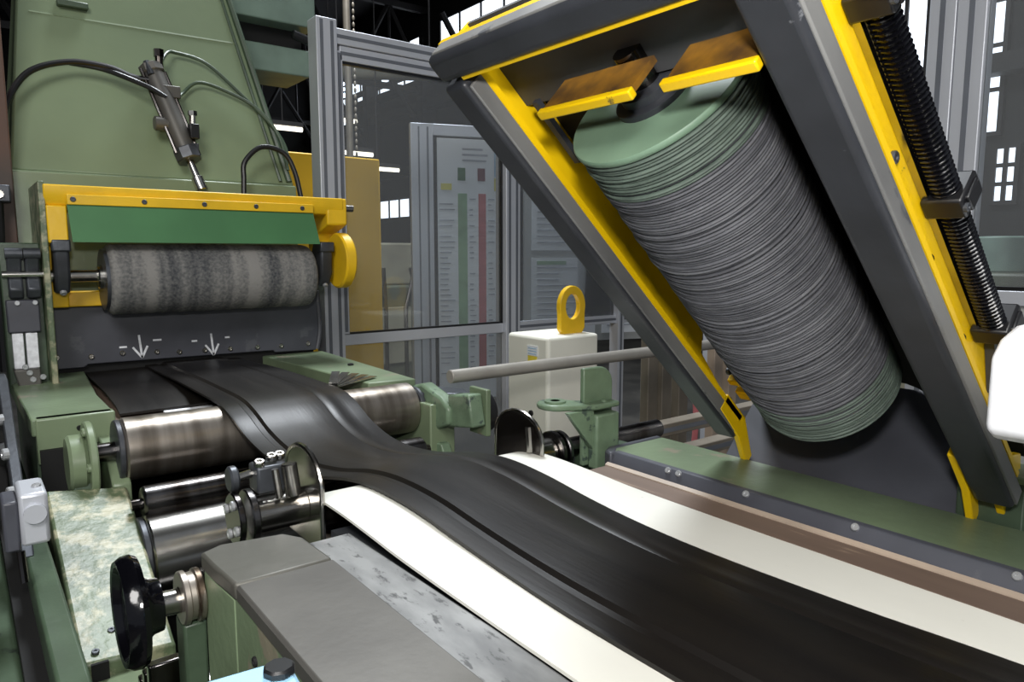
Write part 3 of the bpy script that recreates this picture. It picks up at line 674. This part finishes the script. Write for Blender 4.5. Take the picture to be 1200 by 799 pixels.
# ------------------------------------------------------------------ conveyor belt, rubber sheet
def spline(pts, n):
    out = []
    for i in range(len(pts) - 1):
        a = pts[max(i-1,0)]; b = pts[i]; c = pts[i+1]; d = pts[min(i+2,len(pts)-1)]
        for k in range(n):
            t = k / n
            out.append(tuple(.5*((2*b[j]) + (c[j]-a[j])*t + (2*a[j]-5*b[j]+4*c[j]-d[j])*t*t + (3*b[j]-a[j]-3*c[j]+d[j])*t**3) for j in range(len(b))))
    out.append(pts[-1]); return out
path = spline([(1.06,.925),(1.125,.935),(1.148,.965),(1.132,.994),(1.08,1.006),(1.0,1.008),(.9,1.005),(.8,1.001),(.6,.999),(.45,.999),(.2,.999),(-.1,.999),(-.5,.999)], 6)
secs = []
for i, (yy, z) in enumerate(path):
    a = path[max(i-1,0)]; b = path[min(i+1,len(path)-1)]; d = Vector((b[0]-a[0], b[1]-a[1])).normalized(); n = (d.y, -d.x)
    o_ = (yy, z)
    i_ = (yy + d.y*.004*-1, z + d.x*.004)
    secs.append([(.437, o_[0], o_[1]), (.893, o_[0], o_[1]), (.893, i_[0], i_[1]), (.437, i_[0], i_[1])])
t = thing('conveyor', 'white conveyor belt carrying the black rubber toward the viewer', 'conveyor', (.66, .5, .9))
obj('belt', MB().strip(secs), WB, t, ang=25)
obj('tail_pulley', MB().cyl((.44, 1.10, .963), (.885, 1.10, .963), .036, 32), STD, t)
obj('bed', MB().prism([(1.05,.96),(.2,.985),(-.5,.985),(-.5,.80),(1.05,.80)], 'x', .445, .885), IRON, t)

tp = spline([(2.64,1.036,.475,.78),(2.4,1.042,.475,.785),(2.2,1.047,.475,.79),(1.95,1.05,.475,.79),(1.775,1.048,.477,.792),(1.69,1.032,.48,.792),(1.6,.999,.487,.79),(1.5,.978,.495,.788),(1.4,.974,.50,.788),(1.28,.986,.512,.79),(1.15,1.013,.518,.795),(1.05,1.023,.522,.80),(.93,1.023,.524,.792),(.8,1.016,.52,.78),(.68,1.012,.514,.772),(.55,1.011,.508,.769),(.37,1.0105,.508,.778),(.215,1.0105,.508,.792),(0,1.0105,.508,.80),(-.5,1.0105,.508,.81)], 6)
prof = [(0,-.010),(0,-.006),(.03,-.0045),(.115,-.004),(.128,-.0075),(.165,-.006),(.185,0),(.22,.001),(.35,.0015),(.5,.001),(.70,.0015),(.715,-.0005),(.73,.001),(.80,.0),(.83,-.004),(.90,-.005),(.97,-.006),(1,-.007),(1,-.010)]
secs = []
for yy, z, xl, xr in tp:
    top = [(xl + (xr-xl)*u, yy, z + h) for u, h in prof]
    secs.append(top + [(xr, yy, z - .0115), (xl, yy, z - .0115)])
tag(obj('rubber_sheet', MB().strip(secs), TREAD, ang=28), 'wide black rubber sheet running over roller and along white belt', 'rubber sheet')
us = MB(); secs = []
for yy, z in ((2.64,1.024),(2.4,1.024),(2.2,1.022),(2.05,1.012),(2.0,1.0)):
    secs.append([(.30,yy,z),(.48,yy,z+.002),(.56,yy,z+.003),(.56,yy,z-.006),(.30,yy,z-.006)])
tag(obj('rubber_strip', us.strip(secs), TREAD), 'short black rubber strip lying left of sheet in front of slot', 'rubber strip')

# ------------------------------------------------------------------ left slider bed, cover box, handwheel, blue panel
t = thing('slider_bed', 'scuffed grey steel slider bed between cover box and white belt', 'bed', (.40, .5, .9))
obj('bed_plate', MB().prism([(.96,.988),(.96,.92),(-.4,.92),(-.4,.9955),(.2,.9955),(.6,.995)], 'x', .350, .4368), BED, t, .004)
obj('bed_skirt', MB().box(.42, .432, -.4, .94, .82, .918), IRON, t)
t = thing('cover_box', 'green box with worn grey metal top in the front left', 'cover', (.30, .6, .5))
obj('side_shell', MB().prism([(.2425,.50),(.2425,.993),(.362,.993),(.362,.50)], 'y', -.3, .968), GT, t, .002)
obj('top_plate', MB().prism([(.2410,.980),(.2410,.996),(.2440,1.0),(.3655,1.0),(.3655,.993),(.2445,.993),(.2445,.980)], 'y', -.3, .859), STP, t, .001)
obj('end_cap', MB().prism([(.2405,.862),(.3660,.862),(.362,.955),(.345,.985),(.262,1.000),(.232,.985),(.2345,.93)], 'z', .978, 1.001), STE, t, .004)
obj('end_face', MB().prism([(.2415,.87),(.360,.87),(.357,.955),(.340,.980),(.262,.995),(.234,.980),(.2365,.93)], 'z', .50, .9785), GT, t, .003)
for p in ((.2425, .80, .93), (.2425, .70, .94)): bolt(t, p, (-1,0,0), .006, DARK)
t = thing('handwheel', 'black glossy handwheel on a steel shaft left of cover box', 'handwheel', (.15, 1.0, .86))
HY, HZ = 1.0, .938
rim = MB(); rim.lathe((.148, HY, HZ), (1,0,0), [(.055,-.004),(.060,-.013),(.067,-.014),(.072,-.006),(.073,.004),(.069,.011),(.062,.012),(.055,.006),(.055,-.004)], 48)
obj('rim', rim, BLKR, t)
obj('web', MB().lathe((.148, HY, HZ), (1,0,0), [(0,-.004),(.03,-.006),(.057,-.004),(.057,.006),(.046,.010),(.036,.022),(.034,.034),(.026,.036),(0,.036)], 40), BLKR, t)
obj('shaft', MB().cyl((.165, HY, HZ), (.24, HY, HZ - .004), .0165, 24), STG, t)
obj('collar', MB().lathe((.206, HY, HZ), (1,0,0), [(.016,0),(.034,0),(.036,.002),(.036,.008),(.032,.010),(.032,.018),(.036,.020),(.036,.026),(.034,.028),(.016,.028)], 32), ST, t)
obj('bearing_block', MB().box(.206, .236, .985, 1.03, .80, .905), GD, t, .004)
t = thing('control_panel', 'pale blue panel corner with black knob at bottom edge', 'control panel', (.22, .62, .9))
Mp = Matrix.Translation((.2050, .586, 1.05)) @ Matrix.Rotation(R(-6), 4, 'Z')
obj('housing', MB().box(-.088, .0, -.20, 0, -.06, .0, Mp), BLUE, t, .004)
obj('knob', MB().cyl((.190, .565, 1.05), (.190, .565, 1.058), .0135, 8, bev=.002), BLK, t)
obj('post', MB().box(.135, .185, .42, .48, 0.0, .992), GD, t)
t = thing('lower_guard', 'dark lower guard bars under the handwheel collar', 'guard', (.22, 1.1, .5))
for k in range(3): obj('bar', MB().box(.18, .235, 1.10 + .04*k, 1.12 + .04*k, .55 - .0*k, .80 - .03*k), STD, t, .003)

# ------------------------------------------------------------------ right: tray, rail, table, bracket, rods
t = thing('side_tray', 'brown tray board with pale lip right of the white belt', 'tray', (.93, .3, .95))
obj('board', MB().box(.8955, .958, -.5, .945, .955, .998), TAU, t, .003)
obj('lip', MB().prism([(.955,.955),(.955,1.0),(.962,1.004),(.972,.999),(.972,.955)], 'y', -.5, .945), TAL, t)
t = thing('green_side_table', 'green painted table ledge under the open yellow hood', 'table', (1.08, .4, 0))
obj('top', MB().box(1.002, 1.165, -.5, .985, .985, 1.012), GT, t, .003)
obj('skirt', MB().box(1.03, 1.15, -.5, 1.12, .2, .985), GD, t)
rl = MB(); rl.prism([(.984,.975),(.984,.988),(1.000,1.0135),(1.012,1.0145),(1.012,.975)], 'y', -.5, .965)
r_ = obj('edge_rail', rl, PLT, t, .002)
for yy in (.826, .802, .663, .482, .282): bolt(t, (.9965, yy, 1.009), (-.75,0,.6), .0058)
obj('rail_return', MB().prism([(.984,.96),(1.0,.96),(1.03,.985),(1.165,.985),(1.165,1.0),(1.02,1.0),(.995,.985)], 'z', .975, 1.0135), PLT, t, .005)
t = thing('l_bracket', 'pale green bracket with rounded upright plate on the table end', 'bracket', (1.05, 1.1, .95))
u = MB(); pts = [(.992,.965),(1.075,.965)]
for k in range(7): a = R(k*15); pts.append((1.038 + .037*math.cos(a), 1.132 + .036*math.sin(a)))
pts += [(.992,1.168)]
obj('upright', u.prism(pts, 'y', 1.045, 1.057), GBR, t, .003)
obj('front_web', MB().prism([(1.004,.96),(1.070,.96),(1.070,1.075),(1.004,1.075)], 'y', 1.018, 1.045), GBR, t, .005)
ar = MB(); pts = []
for k in range(11): a = R(60 + k*20); pts.append((.950 + .036*math.cos(a), 1.085 + .040*math.sin(a)))
obj('arm', ar.prism(pts + [(1.0, 1.016), (1.068, 1.016), (1.068, 1.045), (1.0, 1.075)], 'z', 1.086, 1.098), GBR, t, .004)
obj('gusset', MB().prism([(.935,1.086),(1.006,1.086),(1.006,1.0)], 'y', 1.028, 1.042), GBR, t, .002)
obj('bore', MB().lathe((.950, 1.085, 1.098), (0,0,1), [(.010,0),(.022,0),(.022,.004),(.010,.004)], 20), GBR, t)
bolt(t, (1.035, 1.03, 1.098), (0,0,1), .007, GBR)
def rod(label, p0, p1, r, m=ALB, name='steel_rod'):
    return tag(obj(name, MB().cyl(p0, p1, r, 16, bev=.002), m), label, 'rod')
rod('long grey steel rod crossing in front of cream enclosure', (1.045, 1.63, 1.066), (2.3, 1.63, 1.066), .019, RODM)
t = thing('cross_rail', 'dusty aluminium cross rail low behind the green bracket', 'rail', (1.6, 1.4, .8), 'aluminium cross rails')
rail_x(1.16, 2.2, 1.40, .845, .885, .05, 'profile', t, 1); obj('post', MB().box(2.15, 2.19, 1.41, 1.45, 0, .845), ALB, t, .003); obj('post', MB().box(1.17, 1.21, 1.41, 1.45, 0, .845), ALB, t, .003)
t = thing('cross_rail', 'lower dusty aluminium rail below the first cross rail', 'rail', (1.6, 1.3, .8), 'aluminium cross rails')
rail_x(1.16, 2.2, 1.30, .800, .835, .05, 'profile', t, 1); obj('post', MB().box(2.15, 2.19, 1.31, 1.345, 0, .80), ALB, t, .003); obj('post', MB().box(1.17, 1.21, 1.31, 1.345, 0, .80), ALB, t, .003)
t = thing('upright_profiles', 'row of dusty upright profiles behind the hood left leg', 'profile', (2.3, 2.0, 0))
for x in (2.02, 2.10, 2.20, 2.42, 2.52):
    obj('profile', MB().box(x, x + .055, 1.78, 1.82, 0, 1.16), ALB if x < 2.3 else TAL, t, .003)
obj('cable', MB().tube([(2.30,1.79,.5),(2.31,1.78,.75),(2.29,1.79,.98)], .012, 8, 4), P_RED, t)

# cream enclosure with lifting eye
t = thing('cream_enclosure', 'cream white machine enclosure with sticker and yellow lifting eye', 'enclosure', (1.93, 2.25, 0))
obj('body', MB().box(1.80, 2.075, 2.10, 2.36, .35, 1.075), CR, t, .014, 3)
obj('base', MB().box(1.82, 2.05, 2.12, 2.34, 0, .35), IRON, t)
e = MB(); N_ = 24
ro = [(1.985 + .070*math.cos(R(a)), 1.185 + .085*math.sin(R(a))) for a in range(-20, 201, 10)]
outer = [(2.052,1.07)] + ro + [(1.918,1.07)]
ri = [(1.985 + .038*math.cos(2*math.pi*k/N_), 1.185 + .052*math.sin(2*math.pi*k/N_)) for k in range(N_)]
def ring_plate(mb, outer, inner, y0, y1):
    bm = mb.bm
    # bridge by angle: resample outer by direction from inner centre
    cx = sum(p[0] for p in inner)/len(inner); cz = sum(p[1] for p in inner)/len(inner)
    O2 = []
    for ix, iz in inner:
        d = Vector((ix-cx, iz-cz)).normalized(); best = None
        for i in range(len(outer)):
            a = Vector(outer[i]) - Vector((cx,cz)); b = Vector(outer[(i+1)%len(outer)]) - Vector((cx,cz)); s = b - a
            den = d.x*s.y - d.y*s.x
            if abs(den) < 1e-9: continue
            tt = (a.x*s.y - a.y*s.x)/den; uu = (a.x*d.y - a.y*d.x)/den
            if tt > 0 and -1e-6 <= uu <= 1+1e-6: best = tt if best is None else max(best, tt)
        O2.append((cx + d.x*best, cz + d.y*best))
    n = len(inner); V = []
    for yv in (y0, y1): V.append([[bm.verts.new((p[0], yv, p[1])) for p in ps] for ps in (O2, inner)])
    for i in range(n):
        j = (i+1) % n
        bm.faces.new([V[0][0][i],V[0][0][j],V[0][1][j],V[0][1][i]]); bm.faces.new([V[1][0][i],V[1][0][j],V[1][1][j],V[1][1][i]])
        bm.faces.new([V[0][0][i],V[0][0][j],V[1][0][j],V[1][0][i]]); bm.faces.new([V[0][1][i],V[0][1][j],V[1][1][j],V[1][1][i]])
    return mb
tag(obj('lifting_eye', ring_plate(MB(), outer, ri, 2.16, 2.185), Y, t, .003), 'yellow lifting eye')
s = obj('sticker', MB().box(1.7965, 1.799, 2.16, 2.225, .995, 1.035), PAPER, t)
obj('sticker_band', MB().box(1.796, 1.7985, 2.165, 2.22, .968, .994), STK_Y, t)
lb = MB()
for k in range(3): lb.box(1.7955, 1.797, 2.167, 2.218, 1.001 + k*.011, 1.005 + k*.011)
obj('sticker_print', lb, P_BLU, s)
bolt(t, (1.799, 2.20, .76), (-1,0,0), .012, DARK)
obj('cable_gland', MB().cyl((2.02, 2.10, .66), (2.02, 2.05, .66), .045, 20, bev=.004), BLK, t)

# ------------------------------------------------------------------ the tilted hood (local: x toward hinge, y along conveyor, z into hood)
HP = (1.13, 0, 1.055); HR = (0, R(42.47), 0)
t = thing('yellow_hood', 'tilted open yellow hood with black rubber edges at right', 'hood', HP, None, HR)
def H(name, mb, m, p=None, bev=0.0, seg=2): return obj(name, mb, m, p or t, bev, seg, local=True)
def hb(a0, a1, y0, y1, w0, w1): return MB().box(-a1, -a0, y0, y1, w0, w1)
side = [(-.0,.030),(-.86,.030),(-.86,.09),(-.83,.118),(-.20,.118),(-.165,.075),(.035,.05),(.035,.030)]
for y0, y1, lab in ((.346,.354,'outer'),(.808,.816,'inner')):
    H('side_panel', MB().prism([(a, w_) for a, w_ in side], 'y', y0, y1), YH, None, .0015)
sl_ = H('seal', hb(-.015, .825, .334, .384, 0, .034), RB, None, .007, 4); H('worn_lit_edge', hb(-.012, .822, .331, .337, .007, .031), WORN_LIT, sl_, .002)
sl_ = H('seal', hb(.0, .825, .779, .824, 0, .036), RB, None, .007, 4); H('worn_lit_edge', hb(.003, .815, .776, .782, .007, .032), WORN_LIT, sl_, .002)
sl_ = H('seal', hb(.830, .868, .336, .818, 0, .036), RB, None, .010, 4); H('worn_lit_edge', hb(.8655, .870, .346, .808, .009, .033), WORN_LIT, sl_, .002)
H('top_panel', hb(.862, .869, .336, .818, .033, .044), YH, None, .001)
H('flange', hb(.02, .82, .775, .782, .030, .040), YH)
H('flange', hb(.02, .83, .332, .348, .034, .042), YH)
H('inner_top_lip', hb(.826, .831, .384, .779, .006, .03), YH)
H('top_cover', hb(.725, .86, .354, .808, .082, .088), RBB)
H('slope_cover', hb(.722, .728, .354, .808, .088, .118), RBK)
H('back_panel', hb(-.06, .728, .354, .465, .112, .118), RBK); H('back_panel', hb(-.06, .728, .705, .808, .112, .118), RBK)
sec = []
for a_ in (.06, -.728):
    sec.append([(a_, .585 + .128*math.cos(R(q)), .09 + .128*math.sin(R(q))) for q in range(10, 171, 10)] + [(a_, .585 + .124*math.cos(R(q)), .09 + .124*math.sin(R(q))) for q in range(170, 9, -10)])
H('drum_shell', MB().strip(sec), RBK)
H('end_panel', hb(-.075, -.065, .372, .83, -.018, .205), PLT)
for i, (y0, y1) in enumerate(((.535, .685), (.385, .495))):
    mp_ = H('mount_plate', hb(.750, .762, y0, y1, -.004, .006), YH, None, .002); H('ledge', hb(.752, .760, y0 + .004, y1 - .004, .006, .058), RUSTY_SHADE, mp_)
H('stiffener', hb(.64, .745, .742, .752, .05, .058), RB)
for i, (y0, y1) in enumerate(((.36, .43), (.70, .79))):
    H('lower_mount', hb(.03 + .0*i, .055, y0, y1, .07, .085), YH, None, .002); H('lower_mount', hb(.075, .09, y0, y1, .07, .085), YH, None, .002)
for y0 in (.775, .388):     # feet that reach the table
    f = H('hinge_leg', MB().prism([(-.085,.012),(-.085,.045),(-.01,.045),(.062,.005),(.062,-.018),(.0,.006)], 'y', y0, y0 + .012), YH, None, .002)
H('hinge_gusset', MB().prism([(-.06,.03),(.07,.005),(.10,.05),(.03,.10)], 'y', .354, .366), YH, None, .002)
for a, w_ in ((.58,.065),(.10,.048),(.30,.055),(.80,.055),(.44,.055)):
    bolt(t, (-a, .346, w_), (0,-1,0), .007, STG if a < .5 else IRON, local=True)
for a, w_ in ((.075,.10),(.035,.06)): bolt(t, (-a, .808, w_), (0,-1,0), .007, IRON, local=True)
# corrugated hose on the outer side
t2 = thing('corrugated_hose', 'black ribbed hose clamped along the outer yellow hood side', 'hose', HP, None, HR)
def T2(name, mb, m, p=None, bev=0.0): return obj(name, mb, m, p or t2, bev, local=True)
n = 480; p0 = Vector((-1.0, .325, .100)); p1 = Vector((-.28, .325, .092))
T2('ribbed_tube', MB().tube([p0 + (p1-p0)*i/n for i in range(n+1)], lambda i, N: (.0150, .0150, .0122, .0122)[i % 4], 12), BLKR)
T2('guide_strip', MB().box(-1.0, -.27, .338, .3455, .082, .089), STG)
for a in (.738, .493, .278):
    c = T2('clamp', MB().box(-a-.013, -a+.013, .304, .3455, .076, .122), BLK, None, .003)
    T2('clamp_cap', MB().box(-a-.010, -a+.010, .300, .320, .084, .114), BLK, c, .002)
    bolt(t2, (-a, .304, .080), (0,-1,0), .005, IRON, local=True)
T2('guard_fin', MB().prism([(-.25,.112),(-.245,.10),(-.18,.062),(-.175,.07),(-.22,.105)], 'y', .334, .345), IRON)
hose('smooth black hose pair running down at the far right edge', [(1.25,.31,1.20),(1.225,.30,1.13),(1.21,.295,1.05),(1.205,.29,.90),(1.205,.29,.02)], .013, BLK)

# ------------------------------------------------------------------ the stacked-disc drum inside the hood
t = thing('disc_drum', 'grey green drum of stacked fibre discs inside the yellow hood', 'drum', HP, None, HR)
def D_(name, mb, m, p=None): return obj(name, mb, m, p or t, local=True, ang=40)
YC0, WC = .588, .077
def disc_mesh(m, r, th, idx):
    mb = MB(); seg = 72; rr = random.Random(idx)
    prof = [(.05,0),(r-.004,0),(r-.0006,th*.18),(r,th*.5),(r-.0006,th*.82),(r-.004,th),(.05,th)]
    mb.lathe((0,0,0), (1,0,0), prof, seg)
    me = bpy.data.meshes.new('disc'); bmesh.ops.recalc_face_normals(mb.bm, faces=mb.bm.faces); mb.bm.to_mesh(me); mb.bm.free()
    me.materials.append(m)
    for p in me.polygons: p.use_smooth = True
    me.set_sharp_from_angle(angle=R(60)); return me
th = .0042
meshes = {}
for mi in range(4):
    for v in range(2): meshes[(mi, v)] = disc_mesh(DISC[mi], .1120 - .0012*v, th, mi*7+v)
N = 140
for k in range(N):
    f = k / (N-1)         # 0 = low end, 1 = cap end
    g = f > .90 or f < .12
    r_ = random.random()
    mi = 3 if (g and r_ < .75) else (0 if r_ < .5 else (1 if r_ < .75 else 2))
    o = bpy.data.objects.new('disc', meshes[(mi, random.randint(0, 1))]); C.objects.link(o); o.parent = t
    o.location = (-.121 - k*.00408 - .0042, YC0 + random.uniform(-.0008, .0008), WC + random.uniform(-.0008, .0008))
    tl = random.gauss(0, .004); o.rotation_euler = (random.random()*6.28, tl, random.gauss(0, .004))
    if random.random() < .10: o.scale = (1, 1.009, 1.009)
a2 = .121 + N*.00408
tag(D_('end_disc', MB().lathe((-a2, YC0, WC), (-1,0,0), [(.03,0),(.1125,0),(.1135,.002),(.1135,.006),(.112,.008),(.03,.008)], 72), GC), 'smooth pale green end disc')
D_('washer', MB().lathe((-a2-.008, YC0, WC), (-1,0,0), [(.02,0),(.047,0),(.047,.007),(.043,.009),(.02,.009)], 40), RB)
D_('washer', MB().lathe((-a2-.017, YC0, WC), (-1,0,0), [(.0,0),(.036,0),(.036,.010),(.032,.012),(.0,.012)], 40), RB)
D_('shaft', MB().cyl((-.06, YC0, WC), (-.765, YC0, WC), .018, 20), STD)
D_('lower_hub', MB().cyl((-.075, YC0, WC), (-.121, YC0, WC), .06, 32, bev=.004), BLK)

# ------------------------------------------------------------------ white unit at the right edge
t = thing('white_unit', 'bright white plastic unit with chamfered corner at right edge', 'enclosure', (.95, .2, 1.2))
obj('body', MB().prism([(.812,1.222),(.812,1.298),(.834,1.316),(.870,1.326),(1.05,1.330),(1.05,1.212),(.83,1.212)], 'y', .12, .27), WHT, t, .008, 3)
obj('arm', MB().tube([(1.0,.2,1.21),(1.02,.18,1.12),(1.05,.15,1.06),(1.06,.15,1.015)], .02, 12, 5), BLK, t)
obj('base_flange', MB().cyl((1.06,.15,1.013), (1.06,.15,1.021), .036, 20, bev=.002), IRON, t)
obj('arm_clamp', MB().cyl((.99,.2,1.18),(.99,.2,1.215), .03, 16, bev=.003), IRON, t)
t = thing('green_post', 'short dark green post behind the hood right leg', 'post', (1.21, .40, 0))
obj('column', MB().box(1.175, 1.25, .33, .42, 0, 1.075), GD, t, .004)
obj('cap_plate', MB().box(1.170, 1.255, .325, .425, 1.075, 1.085), G, t, .002)
